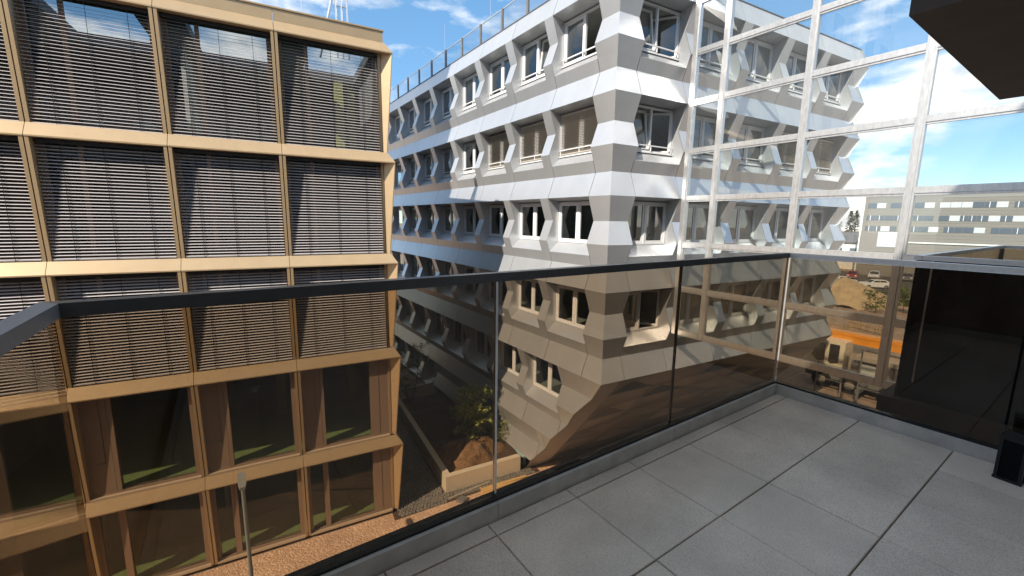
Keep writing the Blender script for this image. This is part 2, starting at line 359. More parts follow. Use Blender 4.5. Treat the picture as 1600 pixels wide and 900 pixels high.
def pier(F, u0, u1, k, jl=True, jr=True, mitre=None):
    """zigzag pier of storey k between two windows: side cheeks plus three folded sheets"""
    a = Az(k); n = Az(k+1); f = fmap(F); key = ('pier', F, round(u1-u0, 3), jl, jr); b0_ = .58 if mitre == 'lo' else 0; b1_ = (u1-u0)-(.68 if mitre == 'hi' else 0)
    if key not in mcache:
        prof = [(0, ST), (DP, zM), (0, zC), (dS, zS), (DW+.03, zC-.05), (DW+.03, ST-.09)]
        mb = MB()
        if jl: mb.poly([f(0, d, z) for d, z in prof])
        if jr: mb.poly([f(u1-u0, d, z) for d, z in prof])
        mb.poly([f(b0_, DW+.03, zC-.05), f(b1_, DW+.03, zC-.05), f(b1_, DW+.03, ST-.09), f(b0_, DW+.03, ST-.09)])
        mcache[key] = mb.mesh('pier', 'clad')
    P = link('pier', mcache[key], wh, UD[F]*u0+Vector((0, 0, a)))
    for z0, d0, z1, d1 in ((zS, dS, zC, 0), (zC, 0, zM, DP), (zM, DP, ST, 0)):
        kk = ('pp', F, round(u1-u0, 3), z0, mitre)
        if kk not in mcache:
            w = u1-u0; a0 = a1 = 0; b0 = b1 = w
            if mitre == 'lo': a0, a1 = MIT*d0, MIT*d1
            if mitre == 'hi': b0, b1 = w-1.11*d0, w-1.11*d1
            mcache[kk] = MB().prism([f(a0, d0, z0), f(b0, d0, z0), f(b1, d1, z1), f(a1, d1, z1)], INW[F]*.02).mesh('pier_panel', 'clad')
        link('pier_panel', mcache[kk], P)
    return P
LB_ = [3.105+2.56*i for i in range(9)]           # near edges of the long side's piers (u)
PW = .48; CW = .975
LEND = LB_[-1]+PW+2.5
def rowL(k):
    a = Az(k); first = {1: 0, 0: 0, -1: 0, -2: 0, -3: 0, -4: 5}[k]; LBk = [4.46+2.56*i for i in range(8)] if k == -3 else LB_; w0 = 2.28 if k == -3 else CW
    edges = [0, w0]+LBk+[LEND]
    # spandrel sheets (joint at each pier's near edge)
    for i in range(len(edges)-1):
        u0, u1 = edges[i], edges[i+1]
        lo = i == 0
        if k > -4:
            panel('L', u0, u1, a, 0, a+zB, DP, ua=(0, MIT*DP) if lo else None)
            panel('L', u0, u1, a+zB, DP, a+zS, dS, ua=(MIT*DP, MIT*dS) if lo else None)
    if k == 2: return
    wins = [w0]+[x+PW for x in LBk]; we = LBk+[LEND]
    for i in range(len(wins)):
        u0, u1 = wins[i], we[i]
        if i >= first:
            if k > -4 or True: panel('L', u0, u1, a+zS, dS, a+zC-.05, DW+.02, name='sill_panel', gap=.002)
            panel('L', u0, u1, a+ST-.09, DW+.02, a+ST, 0, name='soffit_panel', gap=.001)
            bl = (k == 0 and i in (0, 1, 2)) or (k == 1 and i == 99)
            window('L', u0+.01, u1-.01, a+zC-.04, a+ST-.13, guard=k >= 0, blind=bl, openl=R(38) if (k == 1 and i == 0) else 0, tilt=R(7) if (k == 1 and i == 1) else 0)
        elif i > 0 or True:
            s0 = 0 if i == 0 else u0
            for z0, d0, z1, d1 in ((zS, dS, zC, 0), (zC, 0, zM, DP), (zM, DP, ST, 0)):
                if k == -4 and z0 < zC-.01: continue
                panel('L', s0, u1, a+z0, d0, a+z1, d1)
    for i, x in enumerate(LBk):
        if i < first-1:
            for z0, d0, z1, d1 in ((zS, dS, zC, 0), (zC, 0, zM, DP), (zM, DP, ST, 0)):
                if k == -4 and z0 < zC-.01: continue
                panel('L', x, x+PW, a+z0, d0, a+z1, d1)
        else: pier('L', x, x+PW, k)
    if k == -3:                                  # closed corner sheets beside the first window, cut along the raking edge
        for z0, d0, z1, d1 in ((zS, dS, zC, 0), (zC, 0, zM, DP), (zM, DP, ST, 0)): panel('L', 0, w0+.011, a+z0, d0, a+z1, d1)
        part('cheek', MB().poly([(d, w0, a+z) for d, z in ((0, ST), (DP, zM), (0, zC), (dS, zS), (DW+.03, zC-.05), (DW+.03, ST-.09))]), 'clad', wh)
    elif first == 0: pier('L', 0, CW, k, jl=False, mitre='lo')
SB = [3.16, 5.82, 8.485, 11.15]; SE0, SEND = 13.82, 14.92
def rowS(k):
    a = Az(k); edges = [0, 1.065]+SB+[SE0, SEND]
    for i in range(len(edges)-1):
        u0, u1 = edges[i], edges[i+1]; lo = i == 0; hi = i == len(edges)-2
        kw = lambda d0, d1: dict(ua=(MIT*d0, MIT*d1) if lo else None, ub=(SEND-1.11*d0, SEND-1.11*d1) if hi else None) if not (lo and hi) else {}
        def pn(z0, d0, z1, d1):
            ua = (MIT*d0, MIT*d1) if lo else ((u0+.011, u0+.011) if hi else None)
            ub = (SEND-1.11*d0, SEND-1.11*d1) if hi else ((u1-.011, u1-.011) if lo else None)
            panel('S', u0, u1, a+z0, d0, a+z1, d1, ua=ua, ub=ub)
        pn(0, 0, zB, DP); pn(zB, DP, zS, dS)
    if k == 2: return
    wins = [(1.065, SB[0])]+[(SB[i]+PW, SB[i+1]) for i in range(3)]+[(SB[3]+PW, SE0)]
    for i, (u0, u1) in enumerate(wins):
        panel('S', u0, u1, a+zS, dS, a+zC-.05, DW+.02, name='sill_panel', gap=.002)
        panel('S', u0, u1, a+ST-.09, DW+.02, a+ST, 0, name='soffit_panel', gap=.001)
        window('S', u0+.01, u1-.01, a+zC-.04, a+ST-.13, guard=k >= 0, blind=(k == 0 and i in (3, 4)),
               openr=R(50) if (i == 0 and k in (1, -2)) else (R(30) if i == 0 and k == 0 else 0), tilt=R(9) if (i == 0 and k in (0, 1)) else 0)
    pier('S', 0, 1.065, k, jl=False, mitre='lo')
    for i, x in enumerate(SB): pier('S', x, x+PW, k)
    pier('S', SE0, SEND, k, jr=False, mitre='hi')
for k in (1, 0, -1, -2, -3, -4): rowL(k)
for k in (1, 0, -1, -2): rowS(k)
# parapet = lower half of one more storey
a = Az(2)
edges = [0, CW]+LB_+[LEND]
for i in range(len(edges)-1):
    panel('L', edges[i], edges[i+1], a, 0, a+zB, DP, ua=(0, MIT*DP) if i == 0 else None, ub=(edges[1]-.011,)*2 if i == 0 else None)
edges = [0, 1.065]+SB+[SE0, SEND]
for i in range(len(edges)-1):
    lo, hi = i == 0, i == len(edges)-2
    panel('S', edges[i], edges[i+1], a, 0, a+zB, DP, ua=(0, MIT*DP) if lo else ((edges[i]+.011,)*2 if hi else None), ub=(SEND, SEND-1.11*DP) if hi else ((edges[i+1]-.011,)*2 if lo else None))
ZT = a+zB
cp = MB(); f = fmap('L'); cp.prism([f(MIT*DP, DP-.02, ZT), f(LEND, DP-.02, ZT), f(LEND, DP+.35, ZT), f(.6, DP+.35, ZT)], (0, 0, .035))
part('coping', cp, 'roofd', wh)
cp = MB(); f = fmap('S'); cp.prism([f(MIT*DP+.4, DP-.02, ZT), f(SEND-.33, DP-.02, ZT), f(SEND-.6, DP+.35, ZT), f(MIT*DP+.4, DP+.35, ZT)], (0, 0, .035))
part('coping', cp, 'roofd', wh)
# east side of the house (turned away) and the solid core with floors
XE = SEND*EX.x; YE = SEND*EX.y
es = MB()
for k in (1, 0, -1, -2):
    for z0, d0, z1, d1 in ((0, 0, zB, DP), (zB, DP, zC, 0), (zC, 0, zM, DP), (zM, DP, ST, 0)):
        es.poly([(XE-d0, YE+.9*d0, Az(k)+z0), (XE-d0, YE+24, Az(k)+z0), (XE-d1, YE+24, Az(k)+z1), (XE-d1, YE+.9*d1, Az(k)+z1)])
es.poly([(XE, YE, a), (XE, YE+24, a), (XE-DP, YE+24, ZT), (XE-DP, YE+.9*DP, ZT)])
es.poly([(XE, YE+4.4, 0), (XE, YE+24, 0), (XE, YE+24, ZD), (XE, YE, ZD)])
part('side_wall', es, 'clad', wh)
core = MB()
def foot(dl, ds, y1, z0, z1):
    p0 = Vector((dl, 0, 0)); s = (ds-NY.x*dl)/NY.y
    q = [Vector((dl, s, 0)), EX*(SEND-.7)+NY*ds, Vector((XE-.7, y1, 0)), Vector((dl, y1, 0))]
    core.prism([Vector((v.x, v.y, z0)) for v in q], (0, 0, z1-z0))
foot(3.2, 3.2, LEND, ZD+.2, ZT-.3); foot(3.2, 6.5, LEND, 0, ZD+.3)
part('core', core, 'room', wh)
sl_ = MB()
for k in (2, 1, 0, -1, -2):                                    # floor slabs closing the rooms
    z0, z1 = Az(k)-.14, Az(k)+zC-.06
    if k == -2: z0 = Az(k)+.05
    if k == 2: z1 = ZT-.06
    q = [Vector((DW+.05, MIT*(DW+.05), 0)), EX*(SEND-.8)+NY*(DW+.05), EX*(SEND-.8)+NY*4, Vector((4, 4, 0)), Vector((4, LEND, 0)), Vector((DW+.05, LEND, 0))]
    sl_.prism([Vector((v.x, v.y, z0)) for v in q], (0, 0, z1-z0))
for k in (-3, -4):
    z0, z1 = max(0, Az(k)-.14), Az(k)+zC-.06
    sl_.box(DW+.05, 4, (ZD-z0)*DIAG+1.2, LEND, z0, z1)
part('floor_slabs', sl_, 'back', wh)
# plinth of blue insulation boards
for i in range(8):
    y0 = 4.62+i*1.25
    part('plinth_board', MB().box(.26, .36, y0, y0+1.24, 0, .74), 'blue', wh)
# raking underside below the short side
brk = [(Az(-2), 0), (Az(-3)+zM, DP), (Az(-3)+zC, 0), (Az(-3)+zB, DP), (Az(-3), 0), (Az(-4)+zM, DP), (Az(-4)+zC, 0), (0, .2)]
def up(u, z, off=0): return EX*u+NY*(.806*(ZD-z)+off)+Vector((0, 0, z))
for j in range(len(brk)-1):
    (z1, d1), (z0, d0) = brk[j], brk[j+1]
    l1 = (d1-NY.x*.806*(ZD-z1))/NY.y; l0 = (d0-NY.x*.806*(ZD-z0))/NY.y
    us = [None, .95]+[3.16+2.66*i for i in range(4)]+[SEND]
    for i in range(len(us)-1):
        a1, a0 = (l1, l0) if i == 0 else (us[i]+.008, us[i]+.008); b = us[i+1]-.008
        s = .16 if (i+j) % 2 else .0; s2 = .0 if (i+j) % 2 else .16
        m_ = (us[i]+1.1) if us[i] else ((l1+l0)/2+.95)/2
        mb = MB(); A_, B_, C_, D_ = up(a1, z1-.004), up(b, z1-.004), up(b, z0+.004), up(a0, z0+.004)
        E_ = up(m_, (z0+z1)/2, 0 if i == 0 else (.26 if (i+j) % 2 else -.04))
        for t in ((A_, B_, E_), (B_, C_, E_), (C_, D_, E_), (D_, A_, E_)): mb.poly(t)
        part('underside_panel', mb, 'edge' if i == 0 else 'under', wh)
# roof guard rail with glass
rail_z = ZT+.035
posts = [3.4+1.84*i for i in range(-1, 11)]
for i, u in enumerate(posts):
    part('roof_post', MB().box(.42, .50, u-.06, u+.06, rail_z, rail_z+.98), 'ggrey', wh)
    if i < len(posts)-1:
        part('roof_glass', MB().poly([(.46, u+.09, rail_z+.06), (.46, posts[i+1]-.09, rail_z+.06), (.46, posts[i+1]-.09, rail_z+.93), (.46, u+.09, rail_z+.93)]), 'rglass', wh)
        part('roof_rail', MB().box(.44, .48, u+.06, posts[i+1]-.06, rail_z+.93, rail_z+.97), 'steel', wh)
for u, h in ((13.4, 2.6), (8.6, 4.2), (5.6, 3.2)):
    part('lightning_rod', MB().tube((.8, u, rail_z-.3), (.8, u+.02, rail_z+h), .012, .006, 6), 'steel', wh)
part('roof_deck', MB().box(.6, XE-.8, 1.2, LEND, ZT-.28, ZT-.2), 'roofd', wh)

# ------------------------------------------------------------------ gold house on the left
DL = 14.63
gh = thing('gold_house', 'gold metal framed office house with lowered grey venetian blinds', 'building', NY*DL, AB)
# local frame: x along the street line, y inward, z up
JT = [-7.78, -5.13, -2.475, .17, 3.24]; PR = .2
def Tk(k): return 13.007-3.295*k
def bandpanel(k, i):
    x0, x1 = JT[i]+.006, JT[i+1]-.006; t = Tk(k) if k >= 0 else 16.34; b = t-.31; last = i == len(JT)-2
    xr = x1+.2 if last else x1; x1b = x1 if last else x1
    mb = MB(); mb.prism([(x0, 0, t), (x1b, 0, t), (xr, -PR, b), (x0, -PR, b)], (0, .03, -.012))
    mb.poly([(x0, -PR, b-.03), (xr, -PR, b-.03), (xr, -PR, b+.004), (x0, -PR, b+.004)])
    mb.poly([(x0, -PR, b-.03), (xr, -PR, b-.03), (x1, .36, b-.03), (x0, .36, b-.03)])
    if last: mb.poly([(x1b, 0, t), (xr, -PR, b), (xr, -PR, b-.03), (xr, .5, b-.03), (x1b, .5, t)])
    part('band', mb, 'gold', gh)
slat_me = {}
def slat(w):
    key = round(w, 3)
    if key not in slat_me:
        p = [(-.040, -.017), (-.016, -.001), (.012, .010), (.038, .015)]
        mb = MB()
        for (a_, b_), (c_, d_) in zip(p, p[1:]): mb.poly([(0, a_, b_), (w, a_, b_), (w, c_, d_), (0, c_, d_)])
        slat_me[key] = mb.mesh('slat', 'slat')
    return slat_me[key]
NC = len(JT)-1
for k in range(-1, 4):
    top = (Tk(k) if k >= 0 else 16.34)-.31; bot = Tk(k+1) if k < 3 else .12
    for i in range(NC):
        x0, x1 = JT[i], JT[i+1]; last = i == NC-1
        bandpanel(k, i)
        # tapering fins either side of the module
        def fin(xa, xb):
            mb = MB(); mb.prism([(xa, -PR+.012, top-.03), (xa, .012, bot), (xa, .36, bot), (xa, .36, top-.03)], (xb-xa, 0, 0)); part('fin', mb, 'goldfin', gh)
        fin(x0+.012, x0+.085)
        if not last: fin(x1-.085, x1-.012)
        else:
            mb = MB(); zt = top-.03
            mb.poly([(x1-.15, .10, zt), (x1+.17, -PR+.01, zt), (x1-.03, .012, bot), (x1-.13, .10, bot)])
            mb.poly([(x1+.17, -PR+.01, zt), (x1+.195, -PR+.01, zt), (x1, .01, bot), (x1-.03, .012, bot)])
            mb.poly([(x1+.195, -PR+.01, zt), (x1+.195, .5, zt), (x1, .5, bot), (x1, .01, bot)])
            part('corner_fin', mb, 'gold', gh)
            part('fin', MB().prism([(x1-.22, .06, zt), (x1-.22, .09, bot), (x1-.22, .4, bot), (x1-.22, .4, zt)], (.075, 0, 0)), 'goldfin', gh)
        xa, xb = x0+.085, (x1-.085 if not last else x1-.22)
        if k < 2:                                 # storeys with the blinds down
            W_ = xb-xa-.03; n = int((top-bot-.12)/.0825)
            B = part('blind', MB().box(0, W_, -.045, .045, -.10, 0), 'blackm', gh, (xa+.015, .058, top-.035))
            for j in range(n):
                link('slat', slat(W_), B, (0, 0, -.16-j*.0825))
            for fx in (.18, .5, .82):
                part('cord', MB().box(W_*fx-.005, W_*fx+.005, -.05, -.044, -.16-n*.0825+.04, -.1), 'blackm', B)
            part('bottom_bar', MB().box(0, W_, -.035, .035, -.18-n*.0825+.06, -.15-n*.0825+.06), 'slat', B)
            wn_ = MB(); 
            for q in (xa, xa+.68, xb-.12): wn_.box(q, q+.10, .30, .36, bot, top-.04)
            wn_.box(xa, xb, .30, .36, bot, bot+.1)
            F_ = part('window', wn_, 'bronze', gh)
            part('pane', MB().poly([(xa+.1, .33, bot+.1), (xb-.1, .33, bot+.1), (xb-.1, .33, top-.04), (xa+.1, .33, top-.04)]), 'bglass', F_)
        else:
            p1 = xa+.66; r0 = xb-.13 if not last else xb-.62
            wn_ = MB()
            if k == 2: wn_.box(p1-.10, p1, .115, .30, bot+.10, top-.03)
            else: wn_.box(p1-.16, p1, .115, .30, bot+.10, top-.03); wn_.box(xa, xa+.1, .115, .30, bot+.1, top-.03)
            wn_.box(r0, xb, .115, .30, bot+.10, top-.03)
            wn_.box(xa, xb, .105, .30, bot, bot+.10)
            F_ = part('window', wn_, 'bronze', gh)
            part('sill', MB().box(xa, xb, -.01, .104, bot-.004, bot+.05), 'sillm', F_)
            part('pane', MB().poly([(p1, .16, bot+.1), (r0, .16, bot+.1), (r0, .16, top-.03), (p1, .16, top-.03)]), 'gglass', F_)
            if k == 2:
                v = part('vent_flap', MB().box(xa, p1-.108, .12, .30, bot+.10, top-.03), 'bronze', gh)
                part('groove', MB().box(xa+.40, xa+.408, .113, .121, bot+1.0, top-.04).box(xa+.22, xa+.408, .113, .121, bot+.992, bot+1.0), 'blackm', v)
                part('knob', MB().tube((xa+.36, .12, bot+.97), (xa+.36, .08, bot+.97), .022, .018), 'polish', v)
            else: part('pane', MB().poly([(xa+.1, .16, bot+.1), (p1-.16, .16, bot+.1), (p1-.16, .16, top-.03), (xa+.1, .16, top-.03)]), 'gglass', F_)
            if last: part('groove', MB().box(r0+.3, r0+.306, .108, .1151, bot+.1, top-.05), 'blackm', F_)
# parapet, roof with rooflights, floors, walls
for i in range(NC): part('parapet_panel', MB().box(JT[i]+.006, JT[i+1]-(.05 if i == NC-1 else .006), .0, .05, 16.345, 16.66), 'gold', gh)
part('coping', MB().box(JT[0], JT[-1]-.02, -.03, .3, 16.66, 16.70), 'goldfin', gh)
X0, X1 = -22, 3.05
fl = MB()
for k in range(0, 4): fl.box(X0, X1, .37, 9, Tk(k)-.33, Tk(k)-.01)
part('floor_slab', fl, 'ceil', gh)
for k in range(0, 4): part('floor_finish', MB().box(X0, X1, .38, 8.9, Tk(k)-.009, Tk(k)+.003), 'green', gh)
part('floor_finish', MB().box(X0, X1, .4, 8.9, .02, .1), 'green', gh)
wl = MB(); wl.box(X0, X1, 9, 9.2, 0, 16.5); wl.box(X1, X1+.14, .45, 16, 0, 16.6); wl.box(X0, X0+.2, .2, 9.2, 0, 16.5); wl.box(X0, JT[0], .05, .3, 0, 16.6)
wl.box(X0, X1, 15.8, 16, 0, 16.6)
part('wall', wl, 'dark', gh)
rf = MB(); cuts = [(-5.0, -3.0), (-1.93, .02), (1.05, 2.85)]
rf.box(X0, X1, .05, .55, 16.0, 16.3); rf.box(X0, X1, 3.75, 16, 16.0, 16.3)
xs = [X0]+[c for p in cuts for c in p]+[X1]
for i in range(0, len(xs), 2): rf.box(xs[i], xs[i+1], .55, 3.75, 16.0, 16.3)
part('roof', rf, 'roofd', gh)
for i in range(NC):
    for k in (-1, 0, 1, 2, 3):
        bot = Tk(k+1) if k < 3 else .1
        if (i+k) % 2 == 0 or i == 3:
            part('pillar', MB().box(JT[i]+1.95, JT[i]+2.25, 3.6, 3.9, bot, bot+2.95), 'yellow', gh)
part('pillar', MB().box(2.62, 2.88, 3.9, 4.2, Tk(0), 16.0), 'yellow', gh)
pw = MB(); 
for x in (-7.7, -2.4): pw.box(x, x+.12, 2.6, 9, 0, 16)
part('partition', pw, 'ceil', gh)
rg = MB()
for x in (2.1, 2.28, 2.46): rg.tube((x, 2.0, 16.3), (x, 2.0, 19.2), .03, n=6)
for j in range(6): rg.tube((2.1, 2.0, 16.6+j*.45), (2.46, 2.0, 16.6+j*.45), .018, n=6)
rg.bar((1.55, 2.2, 16.3), (2.1, 2.0, 18.6), .16, .04)
part('roof_ladder', rg, 'steel', gh)
for x in (1.0, -.4): part('lightning_rod', MB().tube((x, 1.2, 16.3), (x, 1.2, 19.0), .014, .008, 6), 'steel', gh)
cards = [(-3.23, .376, .29, 0), (-1.74, .37, .27, 1), (-1.36, .37, .27, 2), (-.46, .416, .27, 3), (-4.2, .3, .26, 4)]
for x, w, h, i in cards:
    o = part('storage_box', MB().box(0, w, 0, .3, 0, h).box(-.006, w+.006, -.006, .306, h-.05, h+.004), 'cyan', None, NY*(DL+.39)+EX*x+Vector((0, 0, Tk(0)+.004)), AB)
    tag(o, 'pale cyan box on the floor behind the top blinds', 'box', 'cyan boxes behind the top storey blinds')

tb = thing('shade_tower', 'unseen plastered tower added to shade the far end of the white house', 'building', (-9.7, 14.5, 0))  # unseen tower, added to cast the shadow edge on the white facade
part('wall', MB().box(-14, 0, 0, 12, 0, 38), 'plaster', tb)
for k in range(11):
    for i in range(4): part('window', MB().box(-12.6+i*3.2, -11.0+i*3.2, -.03, -.004, 2+k*3.2, 3.6+k*3.2), 'farwin', tb)

# ------------------------------------------------------------------ noise screen of steel and glass
XG = 13.36
gs = thing('glass_screen', 'tall steel and glass screen wall with fine horizontal lines beside the white house', 'screen', (XG, 4, 0))
my = [9.02, 8.02-.05, 5.61-.05, 3.19-.05, .77-.05, -1.65]
hzs = [.868+EYE-.06+1.5675*n for n in range(-3, 6)]
ztop = hzs[-1]+.6
def S(y): return y-4
for i, y in enumerate(my):
    part('mullion', MB().box(-.02, .13, S(y)-.095, S(y)+.095, hzs[0]-.1, ztop).box(-.05, -.02, S(y)-.055, S(y)+.055, hzs[0]-.1, ztop), 'steel', gs)
for z in hzs:
    for i in range(len(my)-1):
        y1, y0 = my[i]-.097, my[i+1]+.097
        part('transom', MB().box(-.035, .12, S(y0), S(y1), z-.065, z+.065).box(-.012, .06, S(y0), S(y1), z-.115, z-.067).box(-.012, .06, S(y0), S(y1), z+.067, z+.09), 'steel', gs)
for j in range(len(hzs)):
    for i in range(len(my)-1):
        y1, y0 = my[i]-.05, my[i+1]+.05; z0 = hzs[j]+.05; z1 = hzs[j+1]-.08 if j+1 < len(hzs) else ztop
        part('pane', MB().poly([(.04, S(y0), z0), (.04, S(y1), z0), (.04, S(y1), z1), (.04, S(y0), z1)]), 'sglass', gs)
for y in (my[5],):
    part('column', MB().box(.0, .12, S(y)-.06, S(y)+.06, 0, hzs[0]-.11), 'steel', gs)

# ------------------------------------------------------------------ our balcony
TZ = EYE-1.456; XR, YF, XL = 3.87, 1.578, -.345; YB = -1.2
bf = part('balcony_floor', MB().box(XL-.05, XR+.12, YB, YF+.1, TZ-.32, TZ-.035), 'blackm'); tag(bf, 'balcony slab under the grey granite paving', kind='structure')
jx = [XL, .0, ]; jx = [3.474-.503*i for i in range(0, 8)][::-1]; jx = [XL]+[x for x in jx if x > XL+.1]+[XR]
jy = [1.491-.503*i for i in range(0, 5)][::-1]; jy = [YB]+[y for y in jy if y > YB+.1]+[YF]
def tile_mesh(w, l):
    key = ('tile', round(w, 3), round(l, 3))
    if key not in mcache:
        c = .003; mb = MB()
        lo = [(0, 0, -.034), (w, 0, -.034), (w, l, -.034), (0, l, -.034)]; md = [(0, 0, -c), (w, 0, -c), (w, l, -c), (0, l, -c)]; hi = [(c, c, 0), (w-c, c, 0), (w-c, l-c, 0), (c, l-c, 0)]
        for A_, B_ in ((lo, md), (md, hi)):
            for i in range(4): j = (i+1) % 4; mb.poly((A_[i], A_[j], B_[j], B_[i]))
        mb.poly(hi); mcache[key] = mb.mesh('tile', 'tile')
    return mcache[key]
for i in range(len(jx)-1):
    for j in range(len(jy)-1):
        x0, x1, y0, y1 = jx[i]+.0024, jx[i+1]-.0024, jy[j]+.0035, jy[j+1]-.0035
        link('tile', tile_mesh(x1-x0, y1-y0), bf, (x0, y0, TZ+random.uniform(-.0012, .0012)))
KH = .085
def kerb(x0, x1, y0, y1): part('kerb', MB().box(x0, x1, y0, y1, TZ-.03, TZ+KH), 'kerb', bf)
for a_, b_ in ((XL-.02, 1.02), (1.023, 2.43), (2.433, XR+.022)): kerb(a_, b_, YF+.002, YF+.022)
for a_, b_ in ((YB, .30), (.303, YF)): kerb(XR+.002, XR+.022, a_, b_)
kerb(XL-.022, XL-.002, YB, YF)
gb = thing('glass_balustrade', 'tinted brown glass balustrade with dark handrail around the grey balcony', 'balustrade', (XL, YF, TZ))
def G(x, y, z): return (x-XL, y-YF, z-TZ)
def gbox(name, x0, x1, y0, y1, z0, z1, m): return part(name, MB().box(x0-XL, x1-XL, y0-YF, y1-YF, z0-TZ, z1-TZ), m, gb)
yg, xg, xl = YF+.052, XR+.052, XL-.052
RT = EYE-.238
gbox('base_channel', XL-.08, XR+.08, YF+.024, YF+.085, TZ-.2, TZ+KH+.012, 'channel')
gbox('base_channel', XR+.024, XR+.085, YB, YF+.022, TZ-.2, TZ+KH+.012, 'channel')
gbox('base_channel', XL-.085, XL-.024, YB, YF+.022, TZ-.2, TZ+KH+.012, 'channel')
jn = [xl+.012, 1.03, 2.44, xg-.012]
for i in range(3): gbox('glass_pane', jn[i]+(.008 if i else -.02), jn[i+1]-.008, yg-.008, yg+.008, TZ+KH+.013, RT-.043, 'tint')
jr = [YB, .295, yg-.02]
for i in range(2): gbox('glass_pane', xg-.008, xg+.008, jr[i]+.006, jr[i+1]-.006, TZ+KH+.013, RT-.043, 'tint')
for i in range(2): gbox('glass_pane', xl-.008, xl+.008, jr[i]+.006, jr[i+1]-(.006 if i == 0 else -.0115), TZ+KH+.013, RT-.043, 'tint')
gbox('joint_profile', 1.024, 1.036, yg-.009, yg+.009, TZ+KH+.012, RT-.043, 'polish')
gbox('joint_profile', 2.436, 2.444, yg-.009, yg+.009, TZ+KH+.012, RT-.043, 'blackm')
gbox('joint_profile', xg-.016, xg-.004, yg-.012, yg+.0, TZ+KH+.012, RT-.043, 'polish')
def railbar(pts, m):
    mb = MB(); w = .026; p = [Vector(q) for q in pts]
    mb.prism([Vector(q)-Vector((XL, YF, TZ)) for q in pts], (0, 0, .040)); o = part('handrail', mb, m, gb)
    bv = o.modifiers.new('bevel', 'BEVEL'); bv.width = .004; bv.segments = 2
    return o
w = .024; rz = RT-.041
railbar([(xl-w, yg+w, rz), (xg+w, yg+w, rz), (xg-w, yg-w, rz), (xl+w, yg-w, rz)], 'rail')
railbar([(xg+w, yg+w-.001, rz), (xg-w, yg-w-.001, rz), (xg-w, YB, rz), (xg+w, YB, rz)], 'railL')
railbar([(xl-w, yg+w-.001, rz), (xl+w, yg-w-.001, rz), (xl+w, YB, rz), (xl-w, YB, rz)], 'railM')
# little black lantern on the paving
ln = thing('black_lantern', 'small black box lantern standing on the paving by the kerb', 'lantern', (3.70, .225, TZ+.001), R(-6))
lb = MB(); 
for x in (-.055, .04):
    for y in (-.055, .04): lb.box(x, x+.015, y, y+.015, .015, .245)
lb.box(-.058, .058, -.058, .058, 0, .016); lb.box(-.058, .058, -.058, .058, .245, .268)
part('frame', lb, 'blackm', ln); part('insert', MB().box(-.046, .046, -.046, .046, .016, .245), 'black', ln)
for dx in (-1, 1): pass

# ------------------------------------------------------------------ our house, upper slab, neighbour's balconies
oh = thing('own_house', 'plastered apartment house that carries the grey paved balcony', 'building', (0, -1.25, 0), AB)
part('wall', MB().box(-26, -.7, -.3, 0, 0, 22.2).box(1.7, 22, -.3, 0, 0, 22.2).box(-.7, 1.7, -.3, 0, 0, TZ-.04).box(-.7, 1.7, -.3, 0, TZ+2.35, 22.2).box(-26, 22, -9, -.301, 0, 22.0), 'plaster', oh)
part('dark_reflection_wing', MB().box(-16, -8.2, .002, 7.0, 0, 12.5), 'bronze', oh)  # unseen dark mass, added so the balustrade glass reflects no bright ground
d_ = part('balcony_door', MB().box(-.7, -.62, -.25, -.15, TZ, TZ+2.3).box(1.62, 1.7, -.25, -.15, TZ, TZ+2.3).box(.46, .54, -.25, -.15, TZ, TZ+2.3).box(-.7, 1.7, -.25, -.15, TZ+2.3, TZ+2.349), 'blackm', oh)
part('pane', MB().box(-.62, .46, -.21, -.19, TZ+.02, TZ+2.3).box(.54, 1.62, -.21, -.19, TZ+.02, TZ+2.3), 'black', d_)
us = part('upper_slab', MB().box(4.246, 7.82, -2.0, 1.156, EYE+1.5, EYE+2.25), 'soffit')
tag(us, 'dark brown balcony slab above the neighbouring black panelled balcony', 'balcony')
def neighbour(z, lab):
    n = thing('neighbour_balcony', lab, 'balcony', (4.93, 1.03, z))
    part('slab', MB().box(-.10, 4.05, -3.0, .10, -.34, -.06).box(-.22, 4.05, -3.0, .16, -.46, -.345), 'soffit', n)
    part('side_panel', MB().box(-.01, .01, -3.0, -.012, -.058, 1.165), 'black', n)
    part('side_panel', MB().box(-.011, .24, -.01, .01, -.058, 1.165), 'black', n)
    part('front_glass', MB().box(.26, 2.05, -.008, .008, -.058, 1.165), 'tint', n); part('front_glass', MB().box(2.07, 3.96, -.008, .008, -.058, 1.165), 'tint', n)
    part('end_glass', MB().box(3.972, 3.988, -3.0, -.02, -.058, 1.165), 'tint', n)
    part('end_post', MB().box(3.95, 4.0, -.03, .03, -.058, 1.165), 'polish', n)
    part('joint_profile', MB().box(-.014, -.011, -.10, -.088, .1, 1.165), 'steel', n)
    part('handrail', MB().box(-.025, .025, -3.0, -.027, 1.167, 1.207), 'railL', n)
    part('handrail', MB().box(-.025, 4.02, -.025, .025, 1.168, 1.206), 'railL', n)
    part('handrail', MB().box(3.96, 4.01, -3.0, -.03, 1.167, 1.207), 'railL', n)
    part('recess_shade_sheet', MB().box(-.0, .05, -3.0, -.0, -1.95, -.462), 'black', n)  # black sheet stands in for the shade in the recess under the slab
    return n
neighbour(TZ, 'neighbouring balcony with black side panel and silver handrail')
neighbour(TZ-ST, 'black panelled balcony one storey below the neighbouring balcony')

